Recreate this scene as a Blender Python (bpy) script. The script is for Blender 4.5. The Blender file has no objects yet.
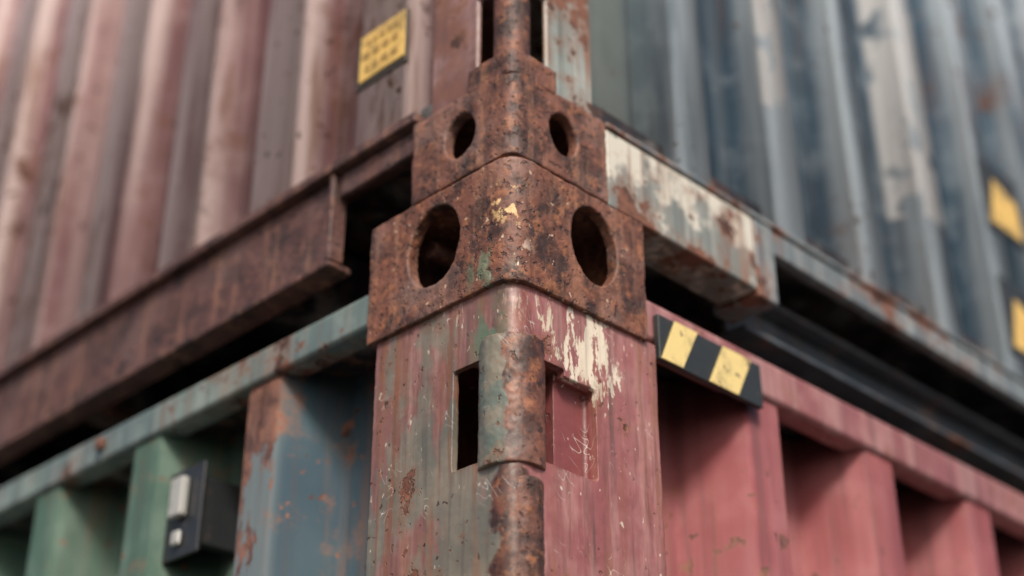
import bpy, bmesh, math, random
from mathutils import Vector
S=bpy.context.scene
S.view_settings.view_transform='Standard'; S.view_settings.look='None'; S.view_settings.exposure=0

# ---------------------------------------------------------------- node helper
class G:
    def __init__(s,name):
        s.m=bpy.data.materials.new(name); s.m.use_nodes=True; s.t=s.m.node_tree
        s.b=s.t.nodes['Principled BSDF']
        s.co=s.n('ShaderNodeTexCoord').outputs['Object']
    def n(s,t,props=None,ins=None):
        nd=s.t.nodes.new(t)
        for k,v in (props or {}).items(): setattr(nd,k,v)
        for k,v in (ins or {}).items(): s.put(nd.inputs[k],v)
        return nd
    def put(s,sock,v):
        if isinstance(v,bpy.types.NodeSocket): s.t.links.new(v,sock)
        elif isinstance(v,(tuple,list)) and sock.type=='RGBA': sock.default_value=(*v[:3],1)
        else: sock.default_value=v
    def noise(s,vec,scale,detail=4,rough=.55,dist=0):
        return s.n('ShaderNodeTexNoise',None,{'Vector':vec,'Scale':scale,'Detail':detail,'Roughness':rough,'Distortion':dist}).outputs['Fac']
    def mp(s,vec,sc=(1,1,1),loc=(0,0,0),rot=(0,0,0)):
        return s.n('ShaderNodeMapping',None,{'Vector':vec,'Scale':sc,'Location':loc,'Rotation':rot}).outputs[0]
    def ma(s,op,a,b=0,clamp=False):
        nd=s.n('ShaderNodeMath',{'operation':op,'use_clamp':clamp}); s.put(nd.inputs[0],a); s.put(nd.inputs[1],b); return nd.outputs[0]
    def mul(s,a,b): return s.ma('MULTIPLY',a,b)
    def ramp(s,f,lo,hi,a=0.,b=1.):
        return s.n('ShaderNodeMapRange',{'interpolation_type':'SMOOTHSTEP'},{'Value':f,'From Min':lo,'From Max':hi,'To Min':a,'To Max':b}).outputs[0]
    def mix(s,f,a,b,mode='MIX'):
        nd=s.n('ShaderNodeMix',{'data_type':'RGBA','blend_type':mode}); s.put(nd.inputs[0],f); s.put(nd.inputs[6],a); s.put(nd.inputs[7],b); return nd.outputs[2]
    def xyz(s):
        if not hasattr(s,'_x'): s._x=s.n('ShaderNodeSeparateXYZ',None,{0:s.co}).outputs
        return s._x
    def ball(s,c,r0,r1):
        d=s.n('ShaderNodeVectorMath',{'operation':'DISTANCE'},{0:s.co,1:c}).outputs['Value']
        return s.ramp(d,r0,r1,1.,0.)
    def band(s,v,lo,hi,e=.004):
        return s.mul(s.ramp(v,lo-e,lo+e),s.ramp(v,hi-e,hi+e,1.,0.))
    def edge(s,rad):
        bn=s.n('ShaderNodeBevel',{'samples':3},{'Radius':rad}).outputs[0]
        gn=s.n('ShaderNodeNewGeometry').outputs['Normal']
        d=s.n('ShaderNodeVectorMath',{'operation':'DOT_PRODUCT'},{0:bn,1:gn}).outputs['Value']
        return s.ma('SUBTRACT',1.,d,True)
    def fin(s,col,rough,height,dist=.001,metal=0.,strength=1.):
        s.put(s.b.inputs['Base Color'],col); s.put(s.b.inputs['Roughness'],rough); s.put(s.b.inputs['Metallic'],metal)
        bp=s.n('ShaderNodeBump',None,{'Height':height,'Distance':dist,'Strength':strength})
        s.put(s.b.inputs['Normal'],bp.outputs[0]); return s.m

def rustcol(g,dark=(.036,.016,.012),mid=(.165,.061,.036),hi=(.36,.14,.06),gray=(.24,.145,.12)):
    P=g.co
    a=g.noise(P,28,6,.68); b=g.noise(g.mp(P,loc=(3,1,7)),75,4,.7); c=g.noise(g.mp(P,loc=(9,4,2)),11,4,.6)
    d=g.noise(g.mp(P,loc=(1,8,2)),170,2,.6)
    col=g.mix(g.ramp(a,.38,.58),dark,mid)
    col=g.mix(g.mul(g.ramp(c,.48,.70),.65),col,gray)
    col=g.mix(g.mul(g.ramp(b,.52,.66),.55),col,hi)
    pit=g.ramp(d,.57,.67)
    col=g.mix(g.mul(pit,.7),col,(.025,.012,.009))
    h=g.ma('ADD',g.mul(a,.8),g.ma('SUBTRACT',g.mul(b,.6),g.mul(pit,.35)))
    return col,h
def rustcheap(g,dark=(.05,.022,.016),mid=(.19,.08,.05)):
    a=g.noise(g.mp(g.co,loc=(5,1,5)),40,5,.7)
    return g.mix(g.ramp(a,.36,.6),dark,mid),a

def m_rust(name,extra=None,hero=True,**k):
    g=G(name); col,h=rustcol(g,**k)
    st=g.noise(g.mp(g.co,(70,70,6)),1,4,.6)
    col=g.mix(g.mul(g.ramp(st,.5,.68),.35),col,(.36,.18,.11))
    if hero:
        st2=g.noise(g.mp(g.co,(80,80,7),loc=(5,5,5)),1,4,.6)
        col=g.mix(g.mul(g.ramp(st2,.53,.66),.45),col,(.055,.024,.018))
        e=g.mul(g.ramp(g.edge(.004),.02,.2),g.ramp(g.noise(g.co,50,3),.42,.6))
        col=g.mix(g.mul(e,.6),col,(.44,.26,.18))
    if extra: col=extra(g,col)
    return g.fin(col,.60,h,.0026)

def paint(name,base,alt,rust_t=.63,rscale=12,streak=.5,fade=.35,fadecol=(.5,.48,.46),grime=.5,edge=0,extra=None,rough=.5,scratch=0,chipcol=(.55,.5,.45),erad=.005,spec=.5,hero=False,stk=(48,48,2.2)):
    g=G(name); P=g.co
    col=g.mix(g.ramp(g.noise(P,4,3),.4,.6),base,alt)
    n3=g.noise(g.mp(P,loc=(5,5,5)),17,5 if hero else 4,.6)
    n2=g.noise(P,90,4,.65) if hero else n3
    col=g.mix(.5,col,g.mix(n2,(.45,.45,.45),(1.35,1.35,1.35)),'MULTIPLY')
    col=g.mix(g.mul(g.ramp(n3,.48,.7),.35),col,fadecol)
    st=g.noise(g.mp(P,stk),1,4,.6)
    col=g.mix(g.mul(g.ramp(st,.45,.70),fade),col,fadecol)
    if extra: col=extra(g,col)
    s2=g.noise(g.mp(P,(85,85,3.5),loc=(4,2,9)),1,4,.65)
    col=g.mix(g.mul(g.ramp(s2,.5,.68),grime),col,(.07,.05,.045))
    rc,rh=rustcol(g) if hero else rustcheap(g)
    r=g.noise(g.mp(P,loc=(2,7,3)),rscale,6 if hero else 5,.68)
    patch=g.noise(g.mp(P,loc=(7,7,1)),rscale*.35,2)
    rr=g.ma('ADD',r,g.mul(g.ma('SUBTRACT',patch,.5),.5))
    mask=g.ramp(rr,rust_t,rust_t+.03)
    halo=g.mul(g.ramp(rr,rust_t-.09,rust_t+.01),.45)
    s3=g.noise(g.mp(P,(60,60,3),loc=(1,3,5)),1,4,.6)
    drip=g.mul(g.mul(g.ramp(s3,.52,.66),g.ramp(patch,.42,.62)),streak)
    col=g.mix(g.ma('MAXIMUM',halo,drip),col,(.23,.10,.05))
    if scratch:
        sc=None
        for i,(rot,sz) in enumerate((((0.6,.35,0),(150,150,1.6)),((-.5,.8,.2),(130,150,1.4)))):
            nn=g.noise(g.mp(g.mp(P,rot=rot),sz,loc=(i*3,2,1)),1,0,.4)
            ln=g.ramp(g.ma('ABSOLUTE',g.ma('SUBTRACT',nn,.5)),.004,.016,1.,0.)
            ln=g.mul(ln,g.ramp(g.noise(g.mp(P,loc=(i*5,9,9)),24,2),.62,.69))
            sc=ln if sc is None else g.ma('MAXIMUM',sc,ln)
        col=g.mix(g.mul(sc,scratch),col,chipcol)
    pit=g.ramp(g.noise(g.mp(P,loc=(3,3,3)),130 if hero else 60,3,.5),.64,.69)
    pit=g.mul(pit,g.ramp(patch,.4,.6))
    mask=g.ma('MAXIMUM',mask,pit); hm=mask
    if edge:
        e=g.mul(g.ramp(g.edge(erad),.02,.16),g.ramp(g.noise(P,38,4,.6),.40,.56))
        mask=g.ma('MAXIMUM',mask,g.mul(e,edge))
    col=g.mix(mask,col,rc)
    if hero:
        h=g.ma('ADD',g.mul(hm,g.ma('SUBTRACT',n2,1.2)),g.ma('ADD',g.mul(n3,.35),g.mul(n2,.22)))
    else: h=g.mul(n3,.3)
    g.b.inputs['Specular IOR Level'].default_value=spec
    return g.fin(col,g.ma('ADD',g.mul(mask,.3),g.ma('ADD',g.mul(n3,.3),rough-.15)),h,.0016)

# ---------------------------------------------------------------- specific materials
def ex_cast(g,col):
    n=g.noise(g.mp(g.co,(1,1,.6)),90,3,.6); n2=g.noise(g.mp(g.co,(1,1,.5),loc=(4,4,4)),60,3,.6)
    col=g.mix(g.mul(g.ball((0,0,2.556),.005,.034),g.ramp(n,.56,.59)),col,(.62,.42,.19))
    col=g.mix(g.mul(g.ball((0,.025,2.50),.01,.032),g.mul(g.ramp(n2,.52,.58),.8)),col,(.12,.16,.10))
    col=g.mix(g.mul(g.ball((.0,-.0,2.50),.005,.03),g.ramp(n2,.58,.62)),col,(.7,.6,.5))
    n3=g.noise(g.mp(g.co,loc=(6,1,4)),150,2,.5)
    col=g.mix(g.mul(g.ramp(n3,.70,.73),.7),col,(.60,.45,.33))
    return col
M_cast=m_rust('rusted_cast_steel',ex_cast)
M_cast2=m_rust('rusted_cast_steel_dull',hero=False,mid=(.16,.064,.042))
M_rust=m_rust('rusted_steel',None,False,mid=(.12,.05,.035),gray=(.16,.10,.09))
M_railrust=m_rust('rusted_rail_steel',None,False,dark=(.035,.018,.016),mid=(.10,.044,.037),gray=(.165,.095,.085),hi=(.22,.10,.065))

def ex_post(g,col):
    X,Y,Z=g.xyz()[:3]
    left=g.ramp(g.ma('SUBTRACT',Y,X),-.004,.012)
    low=g.ramp(Z,2.30,2.46,1.,0.)
    n=g.noise(g.mp(g.co,(1,1,.35)),26,5,.62)
    th=g.ma('ADD',n,g.mul(low,.12))
    gl=g.mul(left,g.ramp(th,.50,.60))
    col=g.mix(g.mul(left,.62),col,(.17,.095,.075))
    vs=g.noise(g.mp(g.co,(55,55,7),loc=(3,3,3)),1,5,.68)
    col=g.mix(g.mul(g.ramp(vs,.47,.66),.5),col,(.46,.26,.23))
    vs2=g.noise(g.mp(g.co,(90,90,9),loc=(7,1,3)),1,4,.65)
    col=g.mix(g.mul(g.ramp(vs2,.52,.64),.5),col,(.14,.055,.045))
    grn=g.mix(g.ramp(g.noise(g.co,14,4),.4,.6),(.11,.135,.11),(.19,.185,.14))
    col=g.mix(g.mul(gl,.8),col,grn)
    rr=g.noise(g.mp(g.co,(75,75,4),loc=(2,9,2)),1,4,.6)
    col=g.mix(g.mul(g.mul(g.ramp(rr,.53,.62),g.ma('ADD',g.mul(left,.6),.4)),.75),col,(.19,.075,.035))
    nb=g.noise(g.mp(g.co,(1,1,.4),loc=(2,2,2)),45,4,.6)
    col=g.mix(g.mul(g.mul(g.ball((.0,.02,2.44),.01,.05),left),g.ramp(nb,.45,.52)),col,(.11,.15,.10))
    col=g.mix(g.mul(g.ramp(Y,.006,.010),g.band(X,.028,.099,.002)),col,(.19,.05,.05))
    nw=g.noise(g.mp(g.co,(1,1,.30),loc=(1,2,3)),75,6,.72)
    w=g.ball((.092,0,2.445),.0,.074)
    w=g.ramp(g.ma('ADD',g.mul(w,.22),nw),.65,.67)
    w=g.mul(w,g.ramp(g.ball((.092,0,2.445),.02,.085),.0,.2))
    w=g.mul(w,g.ramp(Y,.004,.007,1.,0.))
    col=g.mix(w,col,(.66,.58,.46))
    w2=g.mul(g.ball((.03,0,2.455),.0,.05),g.ramp(nw,.55,.58))
    col=g.mix(w2,col,(.58,.48,.36))
    w3=g.mul(g.ball((.0,.08,2.46),.0,.09),g.ramp(nw,.63,.65))
    w4=g.mul(g.ball((.13,.0,2.38),.0,.12),g.ramp(nw,.69,.71))
    col=g.mix(g.mul(g.ma('MAXIMUM',w3,w4),.8),col,(.55,.47,.36))
    f=g.noise(g.mp(g.co,(1,1,.6),loc=(8,2,3)),150,2,.5)
    col=g.mix(g.mul(g.ramp(f,.69,.72),.85),col,(.56,.48,.38))
    d=g.n('ShaderNodeVectorMath',{'operation':'LENGTH'},{0:g.mp(g.co,(1,1,0))}).outputs['Value']
    dd=g.ma('ADD',d,g.mul(g.ma('SUBTRACT',g.noise(g.co,30,5,.6),.5),.06))
    strip=g.mul(g.ramp(dd,.016,.022,1.,0.),g.ramp(Z,2.35,2.44,1.,.45))
    rc,_=rustcol(g)
    return g.mix(strip,col,rc)
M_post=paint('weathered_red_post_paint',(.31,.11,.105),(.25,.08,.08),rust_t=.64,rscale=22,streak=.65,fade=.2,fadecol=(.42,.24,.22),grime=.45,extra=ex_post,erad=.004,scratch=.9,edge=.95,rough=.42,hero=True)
def ex_pin(g,col):
    X,Y,Z=g.xyz()[:3]
    v=g.ma('ADD',g.ma('SUBTRACT',Y,X),g.mul(g.ma('SUBTRACT',g.noise(g.co,50,4,.6),.5),.03))
    m=g.ramp(v,.006,.009)
    rc,_=rustcol(g)
    return g.mix(m,rc,g.mix(g.ramp(g.noise(g.co,35,4),.4,.6),(.10,.125,.105),(.19,.17,.13)))
M_pin=paint('hinge_barrel_worn_paint',(.2,.1,.07),(.2,.1,.07),extra=ex_pin,rust_t=.62,rscale=25,fade=.0,edge=1,hero=True,scratch=.4,grime=.3)
M_barrel=m_rust('barrel_rust',None,mid=(.14,.054,.035))
M_red=paint('red_container_paint',(.235,.064,.067),(.20,.054,.059),rust_t=.71,streak=.25,fade=.35,fadecol=(.30,.13,.13),grime=.35)
M_redrail=paint('red_rail_paint',(.30,.12,.12),(.25,.085,.09),rust_t=.65,streak=.35,fade=.5,fadecol=(.46,.29,.27),grime=.45)
def ex_left(g,col):
    X,Y,Z=g.xyz()[:3]
    v=g.ma('ADD',Y,g.mul(g.ma('SUBTRACT',g.noise(g.mp(g.co,(1,1,.3)),20,3),.5),.05))
    blue=g.mix(g.ramp(g.noise(g.co,8,3),.4,.6),(.030,.058,.078),(.045,.078,.095))
    col=g.mix(g.ramp(v,.375,.41,1.,0.),col,blue)
    n=g.noise(g.mp(g.co,(1,1,.45)),24,5,.66)
    b=g.band(Y,.317,.372,.004)
    t=g.ma('ADD',n,g.mul(g.ramp(Z,2.2,2.47),.14))
    rc,_=rustcheap(g,mid=(.17,.08,.055))
    col=g.mix(g.mul(b,.5),col,(.17,.19,.18))
    return g.mix(g.mul(b,g.ramp(t,.58,.62)),col,rc)
M_green=paint('green_container_paint',(.056,.108,.074),(.046,.086,.064),rust_t=.70,streak=.25,fade=.3,fadecol=(.14,.19,.15),grime=.35,extra=ex_left)
M_tealrail=paint('teal_rail_paint',(.145,.20,.18),(.11,.155,.155),rust_t=.63,streak=.35,fade=.5,fadecol=(.32,.35,.32),grime=.4)
def ex_mauve(g,col):
    X,Y,Z=g.xyz()[:3]
    nn=g.noise(g.mp(g.co,(20,20,1.5),loc=(1,5,1)),1,3)
    col=g.mix(g.mul(g.ramp(X,.012,.04,1.,0.),g.ramp(nn,.28,.55)),col,(.70,.55,.53))  # outer flats painted paler: weathering plus bright light stripes put into the colour
    a=g.noise(g.mp(g.co,(9,9,2.6),loc=(3,8,2)),1,6,.7)
    col=g.mix(g.mul(g.ramp(a,.56,.64),.6),col,(.24,.12,.08))
    b=g.noise(g.mp(g.co,(16,16,9),loc=(8,8,2)),1,4,.6)
    return g.mix(g.mul(g.ramp(b,.62,.68),.75),col,(.10,.05,.045))
M_mauve=paint('faded_maroon_lit_ribs',(.33,.16,.17),(.27,.13,.14),rust_t=.67,rscale=7,streak=.6,fade=.5,fadecol=(.62,.47,.45),grime=.2,rough=.34,extra=ex_mauve,stk=(30,30,1))
def ex_blue(g,col):
    X,Y,Z=g.xyz()[:3]
    nn=g.noise(g.mp(g.co,(20,20,1.5),loc=(1,5,1)),1,3)
    col=g.mix(g.mul(g.ramp(Y,.012,.04,1.,0.),g.ramp(nn,.28,.55)),col,(.55,.64,.70))  # lit rib stripes painted in near the outer face, along with some bleaching
    col=g.mix(g.ramp(X,.20,.24,1.,0.),col,g.mix(g.noise(g.co,12,3),(.15,.21,.21),(.38,.42,.41)))
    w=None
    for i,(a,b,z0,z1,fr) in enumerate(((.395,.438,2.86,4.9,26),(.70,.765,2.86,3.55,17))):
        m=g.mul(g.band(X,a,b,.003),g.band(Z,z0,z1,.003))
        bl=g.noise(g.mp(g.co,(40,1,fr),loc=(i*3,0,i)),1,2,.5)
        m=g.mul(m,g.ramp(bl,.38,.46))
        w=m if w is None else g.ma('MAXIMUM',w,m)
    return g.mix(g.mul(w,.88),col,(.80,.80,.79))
M_blue=paint('faded_navy_lit_ribs',(.080,.145,.21),(.062,.115,.17),rust_t=.67,rscale=7,streak=.5,fade=.3,fadecol=(.46,.54,.59),grime=.18,extra=ex_blue,rough=.34,stk=(30,30,1))
def ex_wr(g,col):
    n=g.noise(g.mp(g.co,(1,1,.8)),26,5,.6); Z=g.xyz()[2]
    return g.mix(g.ramp(g.ma('ADD',n,g.ramp(Z,2.62,2.68,-.10,.06)),.44,.54),col,(.58,.55,.47))
M_whiterail=paint('whitewashed_rail_paint',(.17,.20,.19),(.21,.22,.2),rust_t=.60,rscale=16,streak=.8,fade=.5,fadecol=(.50,.48,.43),grime=.5,extra=ex_wr)
M_bluerail=paint('blue_grey_rail_paint',(.15,.18,.19),(.12,.15,.165),rust_t=.56,rscale=14,streak=.8,fade=.45,fadecol=(.42,.43,.41),grime=.4)
def ex_up(g,col):
    X,Y,Z=g.xyz()[:3]
    left=g.ramp(g.ma('SUBTRACT',Y,X),-.002,.01)
    n=g.noise(g.co,15,4)
    return g.mix(left,col,g.mix(g.ramp(n,.4,.6),(.16,.075,.06),(.30,.18,.17)))
M_upost=paint('upper_post_paint',(.19,.24,.22),(.28,.31,.29),rust_t=.55,rscale=14,streak=1,fade=.4,fadecol=(.46,.46,.42),grime=.5,extra=ex_up)
M_beam=paint('blue_steel_beam_paint',(.055,.07,.085),(.045,.058,.07),rust_t=.64,fade=.2,fadecol=(.16,.18,.19))
M_under=paint('underfloor_black_coating',(.012,.012,.014),(.02,.016,.015),rust_t=.7,fade=.03,grime=.5)

def flat(name,c,rough=.5,dirt=.5):
    g=G(name); n=g.noise(g.co,35,5,.65)
    st=g.noise(g.mp(g.co,(90,90,9)),1,4)
    col=g.mix(g.mul(g.ramp(n,.48,.66),dirt),c,tuple(x*.35+.03 for x in c))
    col=g.mix(g.mul(g.ramp(st,.55,.7),dirt*.6),col,(.12,.08,.05))
    ch=g.noise(g.mp(g.co,loc=(4,4,4)),85,4,.6)
    col=g.mix(g.mul(g.ramp(ch,.62,.65),min(1,dirt*1.5)),col,(.10,.06,.045))
    return g.fin(col,rough,n,.0005)
M_yel=flat('worn_yellow_tape',(.72,.56,.23),.45,.55); M_blk=flat('worn_black_tape',(.022,.026,.026),.45,.3)
M_lab=flat('yellow_label_vinyl',(.72,.47,.13),.4,.75); M_ink=flat('black_ink',(.05,.04,.03),.5,.2)
M_inkfade=flat('faded_brown_ink',(.36,.22,.07),.5,.4)
M_grey=flat('galvanised_handle',(.36,.36,.34),.4,.5); M_dplate=flat('dark_lock_plate',(.02,.022,.024),.35,.3)
g=G('concrete_yard'); n=g.noise(g.co,1.2,6,.6); n2=g.noise(g.co,40,4,.7)
c=g.mix(g.ramp(n,.35,.65),(.08,.078,.072),(.13,.125,.12)); c=g.mix(g.mul(g.ramp(n2,.5,.65),.4),c,(.06,.06,.057))
M_ground=g.fin(c,.9,n2,.004)

# ---------------------------------------------------------------- mesh helpers
def empty(name):
    o=bpy.data.objects.new(name,None); S.collection.objects.link(o); return o
def addmesh(name,bm,mat,parent=None,bevel=0,segs=2):
    bmesh.ops.recalc_face_normals(bm,faces=bm.faces)
    me=bpy.data.meshes.new(name); bm.to_mesh(me); bm.free()
    o=bpy.data.objects.new(name,me); S.collection.objects.link(o)
    if mat: me.materials.append(mat)
    if parent: o.parent=parent
    if bevel:
        b=o.modifiers.new('bev','BEVEL'); b.width=bevel; b.segments=segs; b.limit_method='ANGLE'; b.angle_limit=math.radians(25); b.harden_normals=True
        for p in me.polygons: p.use_smooth=True
    return o
def bmbox(bm,x0,x1,y0,y1,z0,z1):
    v=[bm.verts.new((x,y,z)) for x in (x0,x1) for y in (y0,y1) for z in (z0,z1)]
    for f in ((0,1,3,2),(4,6,7,5),(0,4,5,1),(2,3,7,6),(0,2,6,4),(1,5,7,3)): bm.faces.new([v[i] for i in f])
    return v
def box(name,x0,x1,y0,y1,z0,z1,mat,parent,bevel=.003):
    bm=bmesh.new(); bmbox(bm,x0,x1,y0,y1,z0,z1); return addmesh(name,bm,mat,parent,bevel)
def boxes(name,L,mat,parent,bevel=.003):
    bm=bmesh.new()
    for b in L: bmbox(bm,*b)
    return addmesh(name,bm,mat,parent,bevel)
def rsolid(x0,x1,y0,y1,z0,z1,r,seg=8):
    bm=bmesh.new(); bmbox(bm,x0,x1,y0,y1,z0,z1)
    e=[e for e in bm.edges if all(abs(v.co.x-x0)<1e-6 and abs(v.co.y-y0)<1e-6 for v in e.verts)]
    bmesh.ops.bevel(bm,geom=e,offset=r,segments=seg,profile=.5,affect='EDGES'); return bm
def cyl(bm,c,axis,rx,ry,h,n=48):
    loops=[]
    for s in (-h/2,h/2):
        l=[]
        for i in range(n):
            a=2*math.pi*i/n; p,q=rx*math.cos(a),ry*math.sin(a)
            if axis=='x': co=(c[0]+s,c[1]+p,c[2]+q)
            elif axis=='y': co=(c[0]+p,c[1]+s,c[2]+q)
            else: co=(c[0]+p,c[1]+q,c[2]+s)
            l.append(bm.verts.new(co))
        loops.append(l)
    for i in range(n): bm.faces.new((loops[0][i],loops[0][(i+1)%n],loops[1][(i+1)%n],loops[1][i]))
    bm.faces.new(loops[0]); bm.faces.new(loops[1][::-1])
def bake(o,cutters):
    for c in cutters:
        m=o.modifiers.new('b','BOOLEAN'); m.operation='DIFFERENCE'; m.object=c; m.solver='EXACT'
    dg=bpy.context.evaluated_depsgraph_get(); dg.update()
    me=bpy.data.meshes.new_from_object(o.evaluated_get(dg))
    o.modifiers.clear(); o.data=me
    for c in cutters: bpy.data.objects.remove(c)
    return o
def organic(o,vox,disp,scale,it=3,fine=.45):
    m=o.modifiers.new('r','REMESH'); m.mode='VOXEL'; m.voxel_size=vox; m.use_smooth_shade=True
    m=o.modifiers.new('s','SMOOTH'); m.iterations=it; m.factor=.5
    for k,(d,sc) in enumerate(((disp,scale),(disp*fine,scale*.22))):
        t=bpy.data.textures.new('cl','CLOUDS'); t.noise_scale=sc; t.noise_depth=4
        m=o.modifiers.new('d','DISPLACE'); m.texture=t; m.strength=d; m.mid_level=.5; m.texture_coords='LOCAL'
    dg=bpy.context.evaluated_depsgraph_get(); dg.update()
    me=bpy.data.meshes.new_from_object(o.evaluated_get(dg)); o.modifiers.clear(); o.data=me
    for p in me.polygons: p.use_smooth=True
    return o
def cutbox(*b):
    bm=bmesh.new(); bmbox(bm,*b); return addmesh('c',bm,None)
def casting(name,x0,x1,y0,y1,z0,z1,hx,hy,wall,rad,mat,parent,vox=.0016):
    o=addmesh(name,rsolid(x0,x1,y0,y1,z0,z1,rad),mat,parent)
    cs=[cutbox(x0+wall,x1-wall,y0+wall,y1-wall,z0+wall,z1-wall*.8)]
    bm=bmesh.new(); cyl(bm,(hx[0],y0,hx[1]),'y',hx[2],hx[3],wall*3); cs.append(addmesh('c',bm,None))
    bm=bmesh.new(); cyl(bm,(x0,hy[0],hy[1]),'x',hy[2],hy[3],wall*3); cs.append(addmesh('c',bm,None))
    bake(o,cs); organic(o,vox,.0028,.03,2,.55)
    return o

LX,LY,H=2.438,6.058,2.601
def corr(name,axis,plane,inw,s0,s1,z0,z1,c0,pitch,outw,slope,depth,mat,parent,inset=.012,bev=.007):
    pts=[(s0,depth)]
    c=c0
    while c-outw/2-slope<s0+.005: c+=pitch
    while c+outw/2+slope<s1-.005:
        pts+=[(c-outw/2-slope,depth),(c-outw/2,inset),(c+outw/2,inset),(c+outw/2+slope,depth)]
        c+=pitch
    pts.append((s1,depth))
    bm=bmesh.new(); rows=[]
    for z in (z0,z1):
        rows.append([bm.verts.new((s,plane+inw*d,z) if axis=='x' else (plane+inw*d,s,z)) for s,d in pts])
    for i in range(len(pts)-1): bm.faces.new((rows[0][i],rows[0][i+1],rows[1][i+1],rows[1][i]))
    o=addmesh(name,bm,mat,parent,bev,3)
    m=o.modifiers.new('sol','SOLIDIFY'); m.thickness=.002; m.offset=0
    return o

# =================================================================== LOWER CONTAINER
A=empty('shipping_container')
c1=casting('corner_casting',-.005,.163,-.005,.176,2.482,H,(.096,2.550,.030,.038),(.091,2.548,.033,.039),.013,.021,M_cast,A,.0014)
bm=bmesh.new(); cyl(bm,(.075,.128,2.572),'x',.008,.008,.10,24); addmesh('locking_rod',bm,M_rust,A)
post=addmesh('corner_post',rsolid(0,.178,0,.167,1.75,2.484,.016),M_post,A)
cs=[cutbox(-.03,.060,-.03,.067,2.334,2.421),cutbox(.03,.097,-.03,.013,2.335,2.414),cutbox(.031,.16,.031,.15,2.30,2.45),cutbox(.007,.06,.05,.15,2.30,2.45)]
bake(post,cs); organic(post,.0015,.0018,.05,1)
bm=bmesh.new(); cyl(bm,(.022,.022,2.381),'z',.0265,.0265,.110,48); o=addmesh('hinge_barrel',bm,M_pin,A); organic(o,.0014,.0022,.02,1)
bm=bmesh.new(); cyl(bm,(.0225,.0175,2.035),'z',.021,.021,.565,40); o=addmesh('lower_hinge_barrel',bm,M_barrel,A); organic(o,.002,.0026,.02,2)
box('corner_post_base',0.001,.177,0.001,.166,.118,1.75,M_post,A,.01)
for i,(mx,my) in enumerate(((1,0),(0,1),(1,1))):
    o=bpy.data.objects.new('corner_casting_far_%d'%i,c1.data); S.collection.objects.link(o); o.parent=A
    o.scale=(-1 if mx else 1,-1 if my else 1,1); o.location=(LX if mx else 0,LY if my else 0,0)
    xs=(LX-.162,LX-.001) if mx else (.001,.162); ys=(LY-.167,LY-.001) if my else (.001,.167)
    box('corner_post_far_%d'%i,*xs,*ys,.118,2.482,M_post,A,.01)
for i,(mx,my) in enumerate(((0,0),(1,0),(0,1),(1,1))):
    o=bpy.data.objects.new('bottom_casting_%d'%i,c1.data); S.collection.objects.link(o); o.parent=A
    o.scale=(-1 if mx else 1,-1 if my else 1,1); o.location=(LX if mx else 0,LY if my else 0,-2.482+.004)
box('top_side_rail',.004,.034,.170,LY-.172,2.508,2.543,M_tealrail,A,.005)
box('top_end_rail',.165,LX-.163,.004,.034,2.491,2.533,M_redrail,A,.006)
box('top_side_rail_far',LX-.034,LX-.004,.172,LY-.172,2.508,2.543,M_tealrail,A,.006)
box('top_end_rail_far',.165,LX-.163,LY-.034,LY-.004,2.491,2.533,M_redrail,A,.006)
box('bottom_side_rail',.004,.06,.17,LY-.17,.02,.16,M_tealrail,A); box('bottom_end_rail',.179,LX-.163,.004,.06,.02,.16,M_redrail,A)
box('bottom_side_rail_far',LX-.06,LX-.004,.17,LY-.17,.02,.16,M_tealrail,A); box('bottom_end_rail_far',.163,LX-.163,LY-.06,LY-.004,.02,.16,M_redrail,A)
corr('side_wall','y',0,1,.160,LY-.17,.15,2.52,.344,.2,.050,.030,.075,M_green,A,.010,.004)
corr('end_wall','x',0,1,.170,LX-.16,.15,2.51,.345,.2,.052,.032,.075,M_red,A,.010,.004)
corr('side_wall_far','y',LX,-1,.165,LY-.17,.15,2.52,.344,.2,.052,.04,.062,M_green,A)
corr('end_wall_far','x',LY,-1,.158,LX-.16,.15,2.51,.345,.2,.052,.042,.062,M_red,A)
box('roof_panel',.035,LX-.035,.035,LY-.035,2.515,2.522,M_under,A,0)
box('floor',.078,LX-.078,.078,LY-.078,.12,.15,M_under,A,0)
bm=bmesh.new(); bmbox(bm,.180,.330,-.003,.0035,2.472,2.5165); addmesh('hazard_plate',bm,M_blk,A,.001)
bm=bmesh.new()
for a,b in ((.178,.210),(.248,.290)):
    sk=.024
    vs=[(max(a,.181),-.0045,2.4725),(b,-.0045,2.4725),(b+sk,-.0045,2.516),(a+sk,-.0045,2.516)]
    f=[bm.verts.new(v) for v in vs]; k=[bm.verts.new((v[0],-.0034,v[2])) for v in vs]
    bm.faces.new(f)
    for i in range(4): bm.faces.new((f[i],f[(i+1)%4],k[(i+1)%4],k[i]))
addmesh('hazard_stripes',bm,M_yel,A)
boxes('lock_plate',[(.022,.0265,.452,.512,2.370,2.464),(.0266,.078,.456,.470,2.38,2.45)],M_dplate,A,.0015)
boxes('lock_handle',[(.012,.0215,.474,.496,2.410,2.452),(.016,.0215,.478,.492,2.382,2.397)],M_grey,A,.004)
boxes('rail_bolts',[(-.004,.004,.62,.632,2.52,2.532)],M_rust,A,.002)

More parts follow.
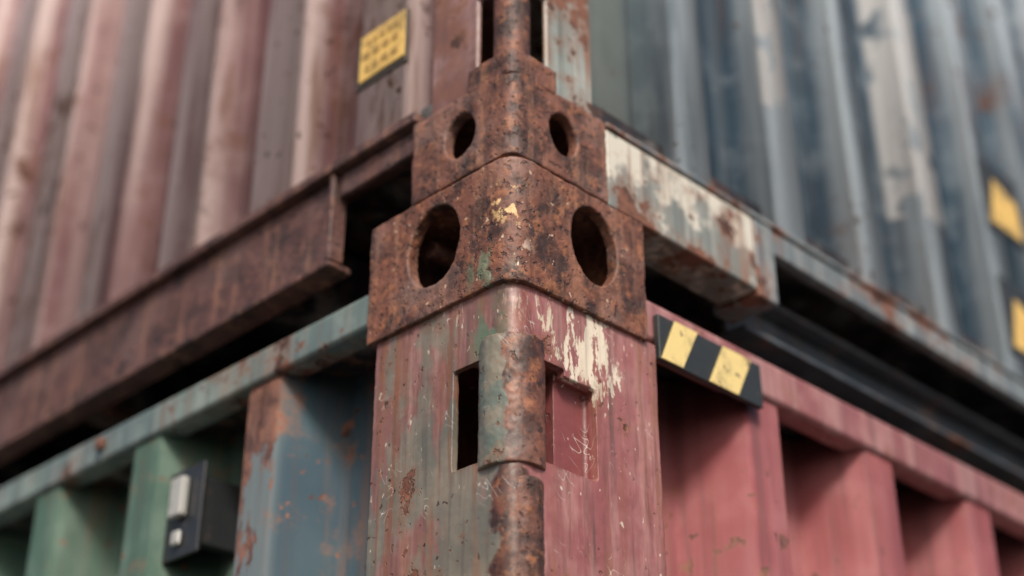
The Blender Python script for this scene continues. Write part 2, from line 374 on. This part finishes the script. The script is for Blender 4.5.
# =================================================================== UPPER CONTAINER
B=empty('shipping_container.001')
c2=casting('bottom_casting',-.001,.122,-.001,.128,2.606,2.694,(.064,2.652,.018,.022),(.065,2.652,.0195,.0225),.012,.014,M_cast2,B,.0018)
po=addmesh('corner_post',rsolid(.006,.112,.006,.112,2.696,5.0,.012),M_upost,B)
bake(po,[cutbox(-.03,.050,-.03,.050,2.716,2.80),cutbox(.012,.10,.012,.10,2.71,2.81)])
po.modifiers.new('b','BEVEL').width=.002
bm=bmesh.new(); cyl(bm,(.022,.022,2.755),'z',.0165,.0165,.092,40); o=addmesh('hinge_barrel',bm,M_barrel,B,.002)
bm=rsolid(-.001,.056,-.001,.056,2.690,2.717,.012); o=addmesh('hinge_collar',bm,M_cast2,B); organic(o,.0018,.002,.02,2)
for i,(mx,my) in enumerate(((1,0),(0,1),(1,1))):
    o=bpy.data.objects.new('bottom_casting_far_%d'%i,c2.data); S.collection.objects.link(o); o.parent=B
    o.scale=(-1 if mx else 1,-1 if my else 1,1); o.location=(LX if mx else 0,LY if my else 0,0)
    xs=(LX-.118,LX-.006) if mx else (.006,.118); ys=(LY-.122,LY-.006) if my else (.006,.122)
    box('corner_post_far_%d'%i,*xs,*ys,2.696,5.0,M_upost,B,.008)
ZT=5.19
for i,(mx,my) in enumerate(((0,0),(1,0),(0,1),(1,1))):
    o=bpy.data.objects.new('top_casting_%d'%i,c1.data); S.collection.objects.link(o); o.parent=B
    o.scale=(-1 if mx else 1,-1 if my else 1,1); o.location=(LX if mx else 0,LY if my else 0,ZT-H)
boxes('bottom_side_rail',[(.0,.030,.246,LY-.25,2.594,2.601),(.010,.016,.247,LY-.25,2.602,2.698),(-.002,.050,.126,LY-.13,2.699,2.710),
      (.008,.016,.126,.245,2.672,2.698),(.001,.020,.2465,.2535,2.6015,2.6985)],M_railrust,B,.0025)
boxes('bottom_side_rail_far',[(LX-.05,LX,.13,LY-.13,2.596,2.706)],M_railrust,B,.003)
box('bottom_end_rail_boxed',.123,.345,.001,.05,2.606,2.690,M_whiterail,B,.003)
box('bottom_end_rail_bracket',.3455,.378,.0,.06,2.600,2.690,M_bluerail,B,.003)
boxes('bottom_end_rail_thin',[(.3785,LX-.38,.002,.014,2.662,2.690),(.123,LX-.13,-.001,.045,2.691,2.697)],M_bluerail,B,.002)
box('bottom_end_rail_boxed_far',LX-.38,LX-.13,.001,.05,2.604,2.690,M_whiterail,B)
box('bottom_end_rail_back',.13,LX-.13,LY-.05,LY-.001,2.604,2.696,M_bluerail,B)
boxes('fork_pocket_beam',[(.385,LX-.385,.072,.080,2.603,2.642),(.385,LX-.385,.050,.10,2.643,2.650),(.385,LX-.385,.048,.10,2.596,2.602)],M_beam,B,.002)
box('floor',.02,LX-.02,.02,LY-.02,2.7115,2.73,M_under,B,0)
L=[]; y=.36
while y<LY-.3: L.append((.052,LX-.052,y,y+.045,2.61,2.70)); y+=.36
boxes('cross_members',L,M_under,B,.003)
corr('side_wall','y',0,1,.112,LY-.12,2.710,5.08,.186,.172,.072,.018,.050,M_mauve,B,.006,.004)
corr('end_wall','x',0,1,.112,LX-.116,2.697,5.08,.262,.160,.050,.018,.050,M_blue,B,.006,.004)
corr('side_wall_far','y',LX,-1,.12,LY-.12,2.70,5.08,.186,.172,.072,.022,.05,M_mauve,B,.008)
corr('end_wall_far','x',LY,-1,.116,LX-.116,2.696,5.08,.255,.172,.056,.032,.05,M_blue,B,.008)
for n_,a in (('top_side_rail',(.004,.06,.18,LY-.18,5.06,5.12)),('top_side_rail_far',(LX-.06,LX-.004,.18,LY-.18,5.06,5.12))): box(n_,*a,M_railrust,B)
for n_,a in (('top_end_rail',(.166,LX-.166,.004,.06,5.06,5.12)),('top_end_rail_far',(.166,LX-.166,LY-.06,LY-.004,5.06,5.12))): box(n_,*a,M_bluerail,B)
box('roof_panel',.05,LX-.05,.05,LY-.05,5.085,5.09,M_mauve,B,0)
box('label_backing',.0025,.0058,.147,.223,2.782,2.847,M_ink,B,.001)
box('yellow_label',.001,.0024,.1490,.2165,2.789,2.845,M_lab,B,.0005)
L=[]
for r,(z,h) in enumerate(((2.830,.007),(2.815,.007),(2.798,.007))):
    y=.158; random.seed(r+4)
    while y<.205:
        w=random.uniform(.005,.012); L.append((.0002,.0009,y,y+w,z,z+h)); y+=w+.004
boxes('label_print',L,M_inkfade,B,0)
for k,(x,z) in enumerate(((.936,2.97),(.936,2.785))):
    box('placard_%d'%k,x-.05,x+.05,.001,.0048,z-.055,z+.055,M_blk,B,.001)
    bm=bmesh.new()
    f=[bm.verts.new(v) for v in ((x-.042,0,z-.045),(x+.042,0,z-.045),(x+.036,0,z+.012),(x-.020,0,z+.03))]
    q=[bm.verts.new((v.co.x,.0009,v.co.z)) for v in f]; bm.faces.new(f)
    for i in range(4): bm.faces.new((f[i],f[(i+1)%4],q[(i+1)%4],q[i]))
    addmesh('placard_symbol_%d'%k,bm,M_lab,B)

bm=bmesh.new(); v=[bm.verts.new(p) for p in ((-300,-300,0),(300,-300,0),(300,300,0),(-300,300,0))]; bm.faces.new(v); addmesh('ground',bm,M_ground)

# ---------------------------------------------------------------- light
sv=Vector((-.60,-.74,.85)).normalized()
el=math.asin(sv.z); az=math.atan2(sv.x,sv.y)
W=bpy.data.worlds.new('World'); S.world=W; W.use_nodes=True; nt=W.node_tree
sk=nt.nodes.new('ShaderNodeTexSky'); sk.sky_type='NISHITA'; sk.sun_disc=False; sk.sun_elevation=el; sk.sun_rotation=az; sk.dust_density=5; sk.air_density=.7; sk.ozone_density=.5
bg=nt.nodes['Background']; bg.inputs[1].default_value=.15; nt.links.new(sk.outputs[0],bg.inputs[0])
ld=bpy.data.lights.new('sun','SUN'); ld.energy=3.1; ld.angle=math.radians(12); ld.color=(1,.95,.87)
lo=bpy.data.objects.new('sun',ld); S.collection.objects.link(lo); lo.rotation_euler=(-sv).to_track_quat('-Z','Y').to_euler()

# ---------------------------------------------------------------- camera
cd=bpy.data.cameras.new('camera'); cam=bpy.data.objects.new('camera',cd); S.collection.objects.link(cam); S.camera=cam
cd.lens=52.73; cd.sensor_width=36; cd.clip_start=.02; cd.clip_end=1000
cam.location=(-.742,-.742,1.891)
p=math.radians(29); c=math.cos(p)/math.sqrt(2)
cam.rotation_euler=Vector((c,c,math.sin(p))).to_track_quat('-Z','Y').to_euler()
cd.dof.use_dof=True; cd.dof.focus_distance=1.20; cd.dof.aperture_fstop=2.1
